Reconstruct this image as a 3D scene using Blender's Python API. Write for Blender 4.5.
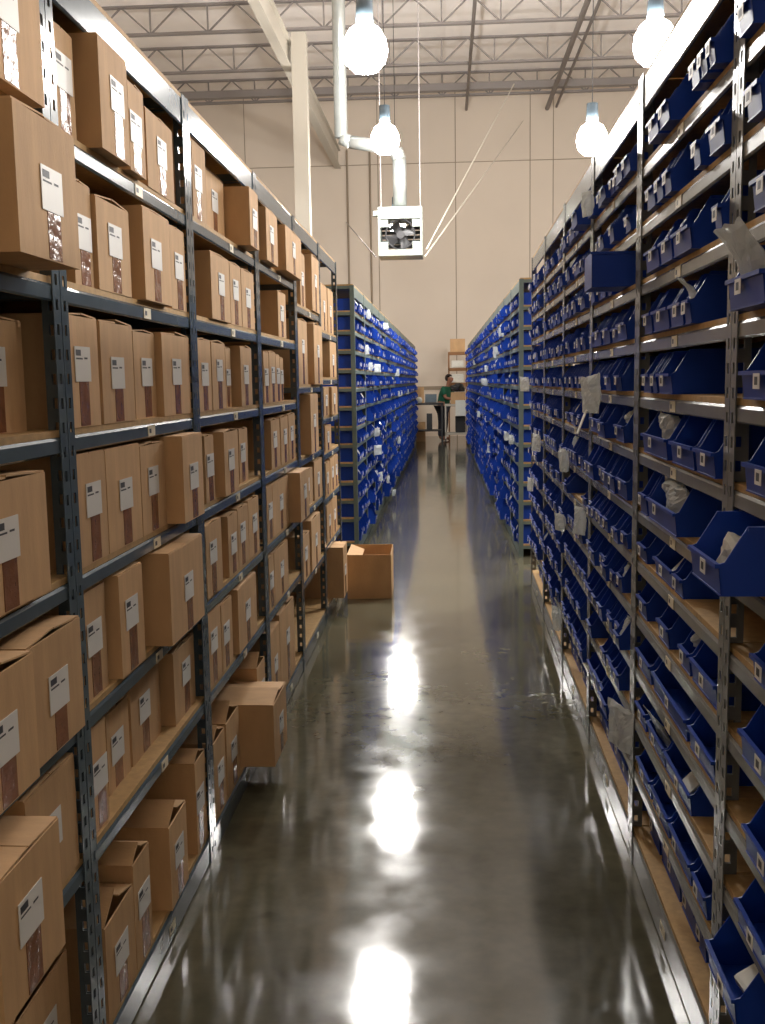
import bpy, bmesh, math, random
import numpy as np
from mathutils import Vector, Matrix, noise

for o in list(bpy.data.objects): bpy.data.objects.remove(o)
scene = bpy.context.scene
COL = scene.collection
random.seed(11)

# ------------------------------------------------------------------ camera
F, CX, CY, H = 1030.0, 382.5, 512.0, 1.6           # focal length in pixels of the 765x1024 frame, eye height
def _axes(vp=(444.5, 380.5), vv=(515.0, 8800.0)):  # vanishing points of the aisle and of the plumb line
    y = Vector((vp[0]-CX, -(vp[1]-CY), -F)).normalized()
    z = -Vector((vv[0]-CX, -(vv[1]-CY), -F)); z -= y*z.dot(y); z.normalize()
    return Matrix((y.cross(z), y, z))
AX = _axes()
cam_data = bpy.data.cameras.new('camera'); cam = bpy.data.objects.new('camera', cam_data); COL.objects.link(cam)
cam_data.sensor_fit = 'VERTICAL'; cam_data.sensor_height = 36.0; cam_data.lens = 36.0*F/1024.0
cam_data.clip_start = 0.05; cam_data.clip_end = 200
cam.matrix_world = Matrix.Translation((0, 0, H)) @ AX.to_4x4()
scene.camera = cam
def ray(px, py): return AX @ Vector((px-CX, -(py-CY), -F))
EYE = Vector((0, 0, H))
def on_y(px, py, Y): r = ray(px, py); return EYE + r*(Y/r.y)
def on_x(px, py, X): r = ray(px, py); return EYE + r*(X/r.x)
def on_z(px, py, Z): r = ray(px, py); return EYE + r*((Z-H)/r.z)
def proj(p):
    c = AX.transposed() @ (Vector(p)-EYE); return CX+F*c.x/-c.z, CY-F*c.y/-c.z

# ------------------------------------------------------------------ world, exposure
world = bpy.data.worlds.new('world'); scene.world = world; world.use_nodes = True
world.node_tree.nodes['Background'].inputs[0].default_value = (0.9, 0.85, 0.8, 1)
world.node_tree.nodes['Background'].inputs[1].default_value = 0.0   # closed hall, no sky
scene.view_settings.view_transform = 'Standard'
scene.view_settings.look = 'None'
scene.view_settings.gamma = 1.0
scene.view_settings.use_curve_mapping = False
scene.view_settings.exposure = 1.5
LAMP = 110.0                                       # strength of the glowing lamp diffusers

# ------------------------------------------------------------------ materials
def lin(c):
    return tuple((v/255/12.92 if v/255 <= 0.04045 else ((v/255+0.055)/1.055)**2.4) for v in c) + (1,)
def mat(name, rgb, rough=0.6, metal=0.0, var=0.0, scale=8.0, bump=0.0, bscale=60.0, stretch=(1, 1, 1), spec=0.5, coord='Object'):
    m = bpy.data.materials.new(name); m.use_nodes = True
    nt = m.node_tree; b = nt.nodes['Principled BSDF']
    b.inputs['Base Color'].default_value = lin(rgb); b.inputs['Roughness'].default_value = rough
    b.inputs['Metallic'].default_value = metal; b.inputs['Specular IOR Level'].default_value = spec
    if var or bump:
        tc = nt.nodes.new('ShaderNodeTexCoord'); mp = nt.nodes.new('ShaderNodeMapping')
        mp.inputs['Scale'].default_value = stretch
        nt.links.new(tc.outputs[coord], mp.inputs[0])
    if var:
        n = nt.nodes.new('ShaderNodeTexNoise'); n.inputs['Scale'].default_value = scale; n.inputs['Detail'].default_value = 5
        nt.links.new(mp.outputs[0], n.inputs['Vector'])
        oi = nt.nodes.new('ShaderNodeObjectInfo')
        r = nt.nodes.new('ShaderNodeValToRGB'); c = Vector(lin(rgb)[:3])
        r.color_ramp.elements[0].position = 0.3; r.color_ramp.elements[1].position = 0.72
        r.color_ramp.elements[0].color = (*(c*(1-var)), 1); r.color_ramp.elements[1].color = (*(c*(1+var)), 1)
        nt.links.new(n.outputs['Fac'], r.inputs[0])
        mx = nt.nodes.new('ShaderNodeHueSaturation')
        mr = nt.nodes.new('ShaderNodeMapRange'); mr.inputs[3].default_value = 1-var*0.8; mr.inputs[4].default_value = 1+var*0.8
        nt.links.new(oi.outputs['Random'], mr.inputs[0]); nt.links.new(mr.outputs[0], mx.inputs['Value'])
        nt.links.new(r.outputs[0], mx.inputs['Color']); nt.links.new(mx.outputs[0], b.inputs['Base Color'])
    if bump:
        n2 = nt.nodes.new('ShaderNodeTexNoise'); n2.inputs['Scale'].default_value = bscale; n2.inputs['Detail'].default_value = 4
        bp = nt.nodes.new('ShaderNodeBump'); bp.inputs['Strength'].default_value = bump; bp.inputs['Distance'].default_value = 0.01
        nt.links.new(mp.outputs[0], n2.inputs['Vector'])
        nt.links.new(n2.outputs['Fac'], bp.inputs['Height']); nt.links.new(bp.outputs[0], b.inputs['Normal'])
    return m
def emit(name, rgb, s):
    m = bpy.data.materials.new(name); m.use_nodes = True; nt = m.node_tree
    nt.nodes.remove(nt.nodes['Principled BSDF']); e = nt.nodes.new('ShaderNodeEmission')
    e.inputs[0].default_value = rgb; e.inputs[1].default_value = s
    nt.links.new(e.outputs[0], nt.nodes['Material Output'].inputs[0]); return m

M = {}
M['card'] = mat('cardboard', (198, 161, 119), 0.75, var=0.10, scale=9, bump=0.10, bscale=90, stretch=(1, 3, 0.5), spec=0.3)
M['card_in'] = mat('cardboard_inside', (150, 112, 80), 0.85, var=0.08, scale=6, spec=0.2)
M['steel'] = mat('grey_painted_steel', (80, 94, 104), 0.15, var=0.08, scale=14, spec=0.4)
M['steel_lt'] = mat('light_grey_painted_steel', (120, 122, 120), 0.24, var=0.07, scale=14, spec=0.35)
M['steel_gn'] = mat('green_grey_painted_steel', (98, 112, 108), 0.45, var=0.07, scale=14)
M['board'] = mat('particle_board', (180, 147, 100), 0.7, var=0.14, scale=45, bump=0.05, bscale=200, spec=0.3)
M['back'] = mat('hardboard_back', (82, 66, 54), 0.8, var=0.10, scale=12)
M['blue'] = mat('blue_plastic', (18, 60, 158), 0.42, var=0.10, scale=5, spec=0.3)
M['label'] = mat('white_paper_label', (222, 220, 216), 0.5)
M['ink'] = mat('printed_ink', (62, 62, 68), 0.6)
M['cream'] = mat('cream_shelf_tag', (226, 216, 190), 0.5)
M['tape'] = mat('brown_packing_tape', (136, 92, 66), 0.2, var=0.12, scale=30, spec=0.35, bump=0.6, bscale=28)
M['paper'] = mat('white_paper', (226, 226, 218), 0.6, var=0.05, scale=20)
M['wall'] = mat('painted_wall', (216, 204, 190), 0.8, var=0.025, scale=0.6)
M['joint'] = mat('panel_joint', (150, 136, 118), 0.9)
M['deck'] = mat('roof_deck', (248, 242, 238), 0.8, var=0.05, scale=1.5)
M['joist'] = mat('joist_steel', (138, 132, 130), 0.55)
M['white'] = mat('white_painted_steel', (188, 182, 170), 0.5)
M['galv'] = mat('galvanised_duct', (160, 164, 162), 0.3, metal=0.6, var=0.08, scale=6)
M['heat'] = mat('heater_cabinet', (140, 148, 142), 0.45, var=0.04, scale=5)
M['dark'] = mat('dark_metal', (46, 46, 48), 0.5)
M['black'] = mat('black_laminate', (30, 30, 32), 0.45)
M['cable'] = mat('cable', (205, 198, 186), 0.5)
M['skin'] = mat('skin', (150, 104, 82), 0.6)
M['green'] = mat('green_cloth', (22, 88, 66), 0.85)
M['jean'] = mat('dark_trousers', (44, 46, 58), 0.85)
M['hair'] = mat('dark_hair', (40, 28, 22), 0.7)
M['lamp'] = emit('lamp_glow', (1.0, 0.965, 0.92, 1), LAMP)

def bag_mat():
    m = bpy.data.materials.new('clear_poly_bag'); m.use_nodes = True; nt = m.node_tree
    b = nt.nodes['Principled BSDF']; b.inputs['Base Color'].default_value = lin((236, 242, 240)); b.inputs['Roughness'].default_value = 0.09
    b.inputs['Specular IOR Level'].default_value = 0.9
    tl = nt.nodes.new('ShaderNodeBsdfTranslucent'); tl.inputs[0].default_value = lin((240, 244, 242)); m1 = nt.nodes.new('ShaderNodeMixShader'); m1.inputs[0].default_value = 0.3
    nt.links.new(b.outputs[0], m1.inputs[1]); nt.links.new(tl.outputs[0], m1.inputs[2])
    t = nt.nodes.new('ShaderNodeBsdfTransparent'); mx = nt.nodes.new('ShaderNodeMixShader'); mx.inputs[0].default_value = 0.64
    nt.links.new(t.outputs[0], mx.inputs[1]); nt.links.new(m1.outputs[0], mx.inputs[2])
    nt.links.new(mx.outputs[0], nt.nodes['Material Output'].inputs[0]); return m
M['bag'] = bag_mat()
def floor_mat():
    m = bpy.data.materials.new('polished_concrete'); m.use_nodes = True; nt = m.node_tree; b = nt.nodes['Principled BSDF']
    tc = nt.nodes.new('ShaderNodeTexCoord')
    def nz(s, d=6, st=(1, 1, 1)):
        mp = nt.nodes.new('ShaderNodeMapping'); mp.inputs['Scale'].default_value = st
        nt.links.new(tc.outputs['Object'], mp.inputs[0])
        n = nt.nodes.new('ShaderNodeTexNoise'); n.inputs['Scale'].default_value = s; n.inputs['Detail'].default_value = d
        nt.links.new(mp.outputs[0], n.inputs['Vector']); return n
    def ramp(n, a, c, lo=0.3, hi=0.7):
        r = nt.nodes.new('ShaderNodeValToRGB'); r.color_ramp.elements[0].position = lo; r.color_ramp.elements[1].position = hi
        r.color_ramp.elements[0].color = a; r.color_ramp.elements[1].color = c; nt.links.new(n.outputs['Fac'], r.inputs[0]); return r
    big = ramp(nz(1.3), lin((74, 72, 58)), lin((102, 99, 82)))
    fine = ramp(nz(16, 8), (0.82, 0.82, 0.82, 1), (1.12, 1.12, 1.12, 1))
    spots = ramp(nz(5, 3), (0.55, 0.52, 0.5, 1), (1, 1, 1, 1), 0.24, 0.33)
    def mul(a, c):
        x = nt.nodes.new('ShaderNodeMixRGB'); x.blend_type = 'MULTIPLY'; x.inputs[0].default_value = 1
        nt.links.new(a.outputs[0], x.inputs[1]); nt.links.new(c.outputs[0], x.inputs[2]); return x
    nt.links.new(mul(mul(big, fine), spots).outputs[0], b.inputs['Base Color'])
    rr = ramp(nz(7, 6), (0.07, 0.07, 0.07, 1), (0.13, 0.13, 0.13, 1)); nt.links.new(rr.outputs[0], b.inputs['Roughness'])
    b.inputs['Specular IOR Level'].default_value = 0.5
    bp = nt.nodes.new('ShaderNodeBump'); bp.inputs['Strength'].default_value = 0.016; bp.inputs['Distance'].default_value = 0.02
    nt.links.new(nz(9, 3).outputs['Fac'], bp.inputs['Height']); nt.links.new(bp.outputs[0], b.inputs['Normal'])
    return m
M['floor'] = floor_mat()

# ------------------------------------------------------------------ mesh helpers
class MB:
    """collects shapes; build() links them as one mesh object"""
    def __init__(s): s.v = []; s.f = []; s.m = []
    def poly(s, pts, mi=0):
        n = len(s.v); s.v += [tuple(p) for p in pts]; s.f.append(tuple(range(n, n+len(pts)))); s.m.append(mi); return s
    def box(s, x0, x1, y0, y1, z0, z1, mi=0):
        n = len(s.v)
        s.v += [(x0, y0, z0), (x1, y0, z0), (x1, y1, z0), (x0, y1, z0), (x0, y0, z1), (x1, y0, z1), (x1, y1, z1), (x0, y1, z1)]
        for f in ((0, 3, 2, 1), (4, 5, 6, 7), (0, 1, 5, 4), (1, 2, 6, 5), (2, 3, 7, 6), (3, 0, 4, 7)):
            s.f.append(tuple(n+i for i in f)); s.m.append(mi)
        return s
    def prism(s, a, b, mi=0):                     # two matching rings of points -> closed solid
        n = len(s.v); k = len(a); s.v += [tuple(p) for p in a] + [tuple(p) for p in b]
        s.f.append(tuple(range(n+k-1, n-1, -1))); s.f.append(tuple(range(n+k, n+2*k))); s.m += [mi, mi]
        for i in range(k):
            j = (i+1) % k; s.f.append((n+i, n+j, n+k+j, n+k+i)); s.m.append(mi)
        return s
    def tube(s, p, q, r, seg=8, r2=None, mi=0):
        p = Vector(p); q = Vector(q); d = (q-p).normalized(); r2 = r if r2 is None else r2
        u = d.orthogonal().normalized(); w = d.cross(u)
        ring = lambda c, rr: [c+u*math.cos(2*math.pi*i/seg)*rr+w*math.sin(2*math.pi*i/seg)*rr for i in range(seg)]
        return s.prism(ring(p, r), ring(q, r2), mi)
    def path(s, pts, r, seg=8, mi=0):
        for a, b in zip(pts[:-1], pts[1:]): s.tube(a, b, r, seg, mi=mi)
        return s
    def lathe(s, prof, seg=20, mi=0):             # prof: (radius, z)
        n = len(s.v)
        for r, z in prof: s.v += [(r*math.cos(2*math.pi*i/seg), r*math.sin(2*math.pi*i/seg), z) for i in range(seg)]
        for k in range(len(prof)-1):
            for i in range(seg):
                j = (i+1) % seg; a = n+k*seg
                s.f.append((a+i, a+j, a+seg+j, a+seg+i)); s.m.append(mi)
        return s
    def mesh(s, name, mats):
        me = bpy.data.meshes.new(name); me.from_pydata(s.v, [], s.f); me.polygons.foreach_set('material_index', s.m)
        for m in (mats if isinstance(mats, (list, tuple)) else [mats]): me.materials.append(m)
        me.update(); return me
    def build(s, name, mats, parent=None, loc=None, rz=0.0): return link(name, s.mesh(name, mats), parent, loc, rz)
def link(name, me, parent=None, loc=None, rz=0.0):
    o = bpy.data.objects.new(name, me); COL.objects.link(o)
    if parent: o.parent = parent
    if loc is not None: o.location = loc
    if rz: o.rotation_euler = (0, 0, rz)
    return o
def smooth(o, ang=None):
    o.data.polygons.foreach_set('use_smooth', [True]*len(o.data.polygons)); return o
def bevel(me, w, seg=1):
    bm = bmesh.new(); bm.from_mesh(me); bmesh.ops.bevel(bm, geom=bm.edges[:], offset=w, segments=seg, affect='EDGES', profile=0.6)
    bm.to_mesh(me); bm.free(); return me
def thing(name, label, cat, loc=(0, 0, 0), rz=0.0, group=None):
    o = bpy.data.objects.new(name, None); COL.objects.link(o); o.location = loc; o.rotation_euler = (0, 0, rz); o.empty_display_size = 0.1
    return tag(o, label, cat, group)
def tag(o, label=None, cat=None, group=None, kind=None):
    if label: o['label'] = label
    if cat: o['category'] = cat
    if group: o['group'] = group
    if kind: o['kind'] = kind
    return o
ORD = ['zeroth', 'first', 'second', 'third', 'fourth', 'fifth', 'sixth', 'seventh', 'eighth', 'ninth', 'tenth', 'eleventh', 'twelfth', 'thirteenth', 'fourteenth', 'fifteenth', 'sixteenth', 'seventeenth', 'eighteenth']

# ------------------------------------------------------------------ the building
WALL_Y, ROOF, JOIST = 30.0, 9.72, 9.1
XW0, XW1, YW0 = -9.0, 9.0, -5.0
tag(MB().box(XW0, XW1, YW0, WALL_Y+0.3, -0.1, 0).build('floor', M['floor']), 'polished grey concrete warehouse floor', kind='structure')
tag(MB().box(XW0, XW1, YW0, WALL_Y+0.3, ROOF, ROOF+0.1).build('ceiling', M['deck']), 'pale metal roof deck above the joists', kind='structure')
tag(MB().box(XW0-0.1, XW0, YW0, WALL_Y+0.3, 0, ROOF).build('wall_left', M['wall']), 'cream painted side wall', kind='structure')
tag(MB().box(XW1, XW1+0.1, YW0, WALL_Y+0.3, 0, ROOF).build('wall_right', M['wall']), 'cream painted side wall', kind='structure')
tag(MB().box(XW0, XW1, YW0-0.1, YW0, 0, ROOF).build('wall_front', M['wall']), 'cream painted end wall behind the viewer', kind='structure')
wb = MB().box(XW0, XW1, WALL_Y+0.02, WALL_Y+0.3, 0, ROOF).build('wall_back', M['joint'])
tag(wb, 'cream tilt-up panel wall at the far end', kind='structure')
xs = [XW0, -5.6] + [on_y(x, 250, WALL_Y).x for x in (349, 379)] + [on_y(456, 250, WALL_Y).x, on_y(530, 215, WALL_Y).x, on_y(553, 215, WALL_Y).x, 5.6, XW1]
zj = on_y(500, 161, WALL_Y).z
for a, b in zip(xs[:-1], xs[1:]):
    for z0, z1 in ((0, zj), (zj, ROOF)):
        MB().box(a+0.012, b-0.012, WALL_Y, WALL_Y+0.03, z0+(0.012 if z0 else 0), z1-0.012).build('panel', M['wall'], wb)
zr = on_y(430, 388, WALL_Y).z
tag(MB().box(-2.4, 1.2, WALL_Y-0.03, WALL_Y-0.001, zr-0.05, zr+0.05).build('trim_1', M['joint']), 'thin rail along the far wall', kind='structure')

# roof joists: each with chords and single web bars
web_me = MB().box(-0.016, 0.016, -0.016, 0.016, 0, 1).mesh('web_bar', M['joist'])
JX0, JX1, JD, NP = -8.8, 8.8, 0.58, 14
def joist(Y, label):
    t = thing('roof_joist', label, 'joist', (0, Y, JOIST), group='steel roof joists')
    for z in (0.0, JD): MB().box(JX0, JX1, -0.06, 0.06, z, z+0.05).build('chord', M['joist'], t)
    st = (JX1-JX0)/NP
    def bar(x0, z0, x1, z1):
        o = link('web_bar', web_me, t, (x0, 0, z0)); d = Vector((x1-x0, 0, z1-z0))
        o.scale = (1, 1, d.length); o.rotation_euler = (0, math.atan2(d.x, d.z), 0)
    for i in range(NP):
        x = JX0+i*st
        bar(x, 0.03, x+st/2, JD+0.02); bar(x+st, 0.03, x+st/2, JD+0.02)
        if i: bar(x, 0.03, x, JD+0.02)
jy = [on_z(500, y, JOIST).y for y in (121, 92.5, 62.5, 23)]
dj = (jy[0]-jy[3])/3
for i in range(11):
    Y = jy[0]-dj*i
    joist(Y, f'grey open-web steel roof joist, {ORD[i+1]} out from the far wall' if i else 'grey open-web steel roof joist hanging closest to the far wall')
# thick beam beside the second joist, pipes along the aisle
tag(MB().box(-8.8, 8.8, jy[1]-0.32, jy[1]-0.12, JOIST+0.02, JOIST+0.2).build('cross_beam', M['joist']), 'heavy grey steel cross beam under the roof deck', 'beam')
def pipe(px, py, z, r, label):
    p = on_z(px, py, z)
    tag(smooth(MB().tube((p.x, YW0+0.1, z), (p.x, WALL_Y-0.2, z), r, 10).build('ceiling_pipe', M['joist'])), label, 'pipe')
pipe(588, 0, JOIST-0.1, 0.06, 'thick sprinkler pipe under joists above the blue bins')
pipe(600, 0, JOIST-0.06, 0.035, 'thin conduit beside the thick sprinkler pipe')
pipe(475, 0, JOIST-0.06, 0.04, 'sprinkler pipe running above the middle of the aisle')
# white girder with its column
gx = -2.95
g = thing('roof_girder', 'white steel roof girder running over the carton racks', 'girder', (gx, 12.4, 7.6))
MB().box(-0.02, 0.02, -17.3, 17.5, 0.0, 0.45).build('girder_web', M['white'], g)
for z in (-0.03, 0.45): MB().box(-0.09, 0.09, -17.3, 17.5, z, z+0.03).build('girder_flange', M['white'], g)
pc = on_x(299, 34, gx+0.09+0.14)
c = thing('steel_column', 'white square steel column behind the carton racks', 'column', (pc.x, pc.y, 0))
MB().box(-0.14, 0.14, -0.14, 0.14, 0.02, pc.z).build('shaft', M['white'], c)
MB().box(-0.25, 0.25, -0.25, 0.25, 0, 0.025).build('base_plate', M['white'], c)
# wall conduits
for px, lab in ((348.5, 'dark vertical pipe on the far wall beneath the girder end'), (371, 'thin vertical conduit on the far wall left of the heater')):
    p = on_y(px, 240, WALL_Y-0.06)
    tag(MB().tube((p.x, WALL_Y-0.06, 0.5), (p.x, WALL_Y-0.06, zj+0.4), 0.028, 8).build('wall_conduit', M['joint']), lab, 'pipe')

# ------------------------------------------------------------------ lamps
LZ = 4.75
def lamp(x, y, label, LZ=LZ, name='high_bay_lamp'):
    t = thing(name, label, 'lamp', (x, y, LZ), group='hanging warehouse lamps')
    smooth(MB().lathe([(0.07, 0.22), (0.14, 0.17), (0.19, 0.08), (0.205, -0.02), (0.18, -0.11), (0.11, -0.18), (0.001, -0.2)], 18).build('diffuser', M['lamp'], t))
    smooth(MB().lathe([(0.001, 0.46), (0.075, 0.46), (0.08, 0.24), (0.07, 0.22), (0.001, 0.22)], 14).build('ballast_housing', M['steel'], t))
    MB().tube((0, 0, 0.46), (0, 0, ROOF-LZ), 0.006, 6).build('hanger_cord', M['dark'], t)
ZA, ZB, ZC, ZD = 4.96, 4.55, 4.75, 4.71
L1 = on_z(385, 140, ZA); L2 = on_z(365, 50, ZB); L3 = on_z(396, 221, ZC); R1 = on_z(592, 140, ZD); R2 = on_z(655, 44, ZD)
lamp(L1.x, L1.y, 'glowing white high bay lamp beside the heater flue', ZA); lamp(L2.x, L2.y, 'glowing white high bay lamp beside the white girder', ZB)
lamp(L3.x, L3.y, 'glowing high bay lamp hidden behind the heater', ZC)
lamp(R1.x, R1.y, 'glowing lamp over the far end of the blue bin rack', ZD); lamp(R2.x, R2.y, 'large glaring lamp above the blue bin rack', ZD)
# unseen lamps added to light far wall and cartons, one grid column further right
for y_, w_ in ((R1.y, 'level with the lamp over the far bin rack'), (R2.y, 'level with the large glaring lamp'), (R2.y-5.3, 'one row nearer than the large glaring lamp')):
    lamp(2*R1.x-L1.x, y_, f'added unseen lamp over the next aisle, {w_}', ZD, 'added_lamp_offscreen')

# ------------------------------------------------------------------ unit heater with flue
HY = 16.0
a = on_y(378.5, 256, HY); b = on_y(422, 206, HY); hw = (b.x-a.x)/2; hh = b.z-a.z
t = thing('unit_heater', 'grey ceiling-hung unit heater with fan and metal flue', 'heater', ((a.x+b.x)/2, HY, a.z))
cab = MB()
for x0, x1 in ((-hw, -hw+0.03), (hw-0.03, hw)): cab.box(x0, x1, 0, 0.6, 0, hh)
cab.box(-hw+0.03, hw-0.03, 0, 0.6, 0, 0.09).box(-hw+0.03, hw-0.03, 0, 0.6, hh*0.76, hh)
for sx in (-1, 1):
    for zz in (0.09, hh*0.76-0.12): cab.box(min(sx*(hw-0.03), sx*(hw-0.15)), max(sx*(hw-0.03), sx*(hw-0.15)), 0.02, 0.05, zz, zz+0.12)
cab.build('cabinet', M['heat'], t)
fc = 0.09+(hh*0.76-0.09)/2
ring = MB()
for i in range(24):
    a0 = 2*math.pi*i/24; a1 = 2*math.pi*(i+1)/24
    ring.tube((0.22*math.cos(a0), 0.04, fc+0.22*math.sin(a0)), (0.22*math.cos(a1), 0.04, fc+0.22*math.sin(a1)), 0.012, 6)
ring.build('fan_shroud', M['dark'], t)
fan = MB().tube((0, 0.1, fc), (0, 0.2, fc), 0.06, 12).build('fan_hub', M['dark'], t)
for k in range(4):
    an = k*math.pi/2+0.5; d = Vector((math.cos(an), 0, math.sin(an))); e = Vector((-math.sin(an), 0, math.cos(an)))
    pts = [Vector((0, 0.15, fc))+d*r+e*w+Vector((0, dy, 0)) for r, w, dy in ((0.05, -0.04, 0), (0.20, -0.10, -0.03), (0.205, 0.09, 0.05), (0.05, 0.04, 0.02))]
    MB().prism(pts, [p+Vector((0, 0.006, 0)) for p in pts]).build('fan_blade', M['dark'], t)
for k in range(6): MB().box(-hw+0.03, hw-0.03, 0.5, 0.53, 0.1+k*0.07, 0.15+k*0.07).build('shade_slat', M['dark'], t)  # dark slats added behind the fan to darken its opening
MB().box(-0.1, 0.1, 0.25, 0.45, fc-0.1, fc+0.1).build('motor', M['dark'], t)
MB().box(-hw-0.08, -hw, 0.1, 0.25, hh*0.85, hh*0.95).build('gas_valve', M['heat'], t)
def lp(px, py, Y=HY+0.3): return on_y(px, py, Y)-Vector(((t.location.x), HY, t.location.z))
v0 = lp(400, 206); v1 = lp(400, 160); e1 = lp(396, 150); e2 = lp(384, 147); h1 = lp(350, 142); u0 = lp(341, 138); u1 = lp(340, 20)
v1.x = v0.x
smooth(MB().path([v0, v1], 0.105, 16).build('flue_riser', M['galv'], t))
smooth(MB().path([v1, e1, e2], 0.105, 16).build('flue_elbow', M['galv'], t))
smooth(MB().path([e2, h1, u0], 0.10, 16).build('flue_branch', M['galv'], t))
u1 = Vector((u0.x, u0.y, ROOF-t.location.z))
smooth(MB().path([u0, u1], 0.10, 16).build('flue_stack', M['galv'], t))
for sx in (-1, 1): MB().tube((sx*hw*0.9, 0.3, hh), (sx*hw*0.9, 0.3, ROOF-t.location.z), 0.008, 6).build('hanger_rod', M['joist'], t)
p = on_y(423, 255, HY)+Vector((0.03, 0, -0.02))
for q, lab in ((on_y(523, 121, 29.0), 'pale slack cable from the heater corner to the roof'), (on_y(514, 84, 25.5), 'taut pale guy cable rising steeply from the heater corner')):
    tag(MB().tube(p, q, 0.012, 6).build('guy_cable', M['cable']), lab, 'cable')
    p = p+Vector((0.02, 0.0, 0.1))
p = on_y(378, 255, HY)+Vector((-0.03, 0, -0.03)); q = on_y(346, 222, WALL_Y-0.1)
tag(MB().tube(p, q, 0.01, 6).build('guy_cable', M['joist']), 'thin dark cable from the heater to the wall pipe', 'cable')

# ------------------------------------------------------------------ rack rows
# local frame of everything shelved: front face at x = 0, depth towards +x, centred in y, standing on z = 0
ZL = [0.085, 0.555, 0.87, 1.185, 1.495, 1.81, 2.125]
ZR = [0.10, 0.325, 0.50, 0.67, 0.845, 1.02, 1.18, 1.365, 1.54, 1.71, 1.885, 2.06, 2.235]
BT = 0.014                                             # board thickness
SKEW = 0.0126
class Row:
    def __init__(s, side, x, skew): s.side = side; s.x = x; s.skew = skew; s.rz = (math.pi if side < 0 else 0)-math.atan(skew)
    def pos(s, u, z, p=0.0): return Vector((s.x+s.skew*u - s.side*p, u, z))
    def pt(s, px, py, p=0.0):                          # pixel -> (u, z) on the front plane moved out by p
        r = ray(px, py); k = s.x - s.side*p; tt = k/(r.x-s.skew*r.y); q = EYE+r*tt; return q.y, q.z
    def u_at(s, px, z, p=0.0):                         # distance along the row where height z falls on column px
        lo, hi = 1.0, 40.0
        for _ in range(40):
            mid = (lo+hi)/2; x = proj(s.pos(mid, z, p))[0]
            if (x-px)*s.side > 0: lo = mid
            else: hi = mid
        return (lo+hi)/2
LEFT = Row(-1, -0.80, 0.0); RIGHT = Row(1, 0.567, SKEW); RLEFT = Row(-1, -0.82-0.0045*9.5, 0.0045); RRIGHT = Row(1, 0.665+0.004*9.3, -0.004)

PW = 0.04
def post_mesh(h, s, slots=True):                       # slotted angle: one flange faces the aisle, one runs back
    bm = bmesh.new(); pitch, hw_, hh_ = 0.0508, 0.013, 0.022
    zs = [0.0]; z = 0.03
    while slots and z+hh_ < h-0.02: zs += [z, z+hh_]; z += pitch
    zs.append(h); cols = [0, PW/2-hw_/2, PW/2+hw_/2, PW]
    for fl in (0, 1):
        P = lambda c, z: bm.verts.new((0, s*c, z) if fl == 0 else (c, 0, z))
        g_ = [[P(c, z) for c in cols] for z in zs]
        for i in range(len(zs)-1):
            for j in range(3):
                if j == 1 and i % 2 == 1: continue
                bm.faces.new((g_[i][j], g_[i][j+1], g_[i+1][j+1], g_[i+1][j]))
    bmesh.ops.remove_doubles(bm, verts=bm.verts[:], dist=0.0005)
    bmesh.ops.recalc_face_normals(bm, faces=bm.faces[:])
    bmesh.ops.solidify(bm, geom=bm.faces[:], thickness=0.0025)
    me = bpy.data.meshes.new('post'); bm.to_mesh(me); bm.free(); return me
cache = {}
def cached(key, fn):
    if key not in cache: cache[key] = fn()
    return cache[key]
def beam_mesh(w, h, mtl):                              # stepped angle beam, rolled face
    prof = [(0.004, 0), (0.0, 0.004), (0.0, h-0.006), (0.004, h), (0.034, h), (0.034, h-0.004), (0.009, h-0.009), (0.009, 0.0)]
    return MB().prism([(x, -w/2, z-h) for x, z in prof], [(x, w/2, z-h) for x, z in prof]).mesh('beam', mtl)
def tag_mesh():
    return MB().box(-0.0016, 0, -0.032, 0.032, -0.014, 0.014).poly([(-0.0019, 0.005, -0.006), (-0.0019, 0.024, -0.006), (-0.0019, 0.024, 0.006), (-0.0019, 0.005, 0.006)], 1).mesh('shelf_tag', [M['cream'], M['ink']])
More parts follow.
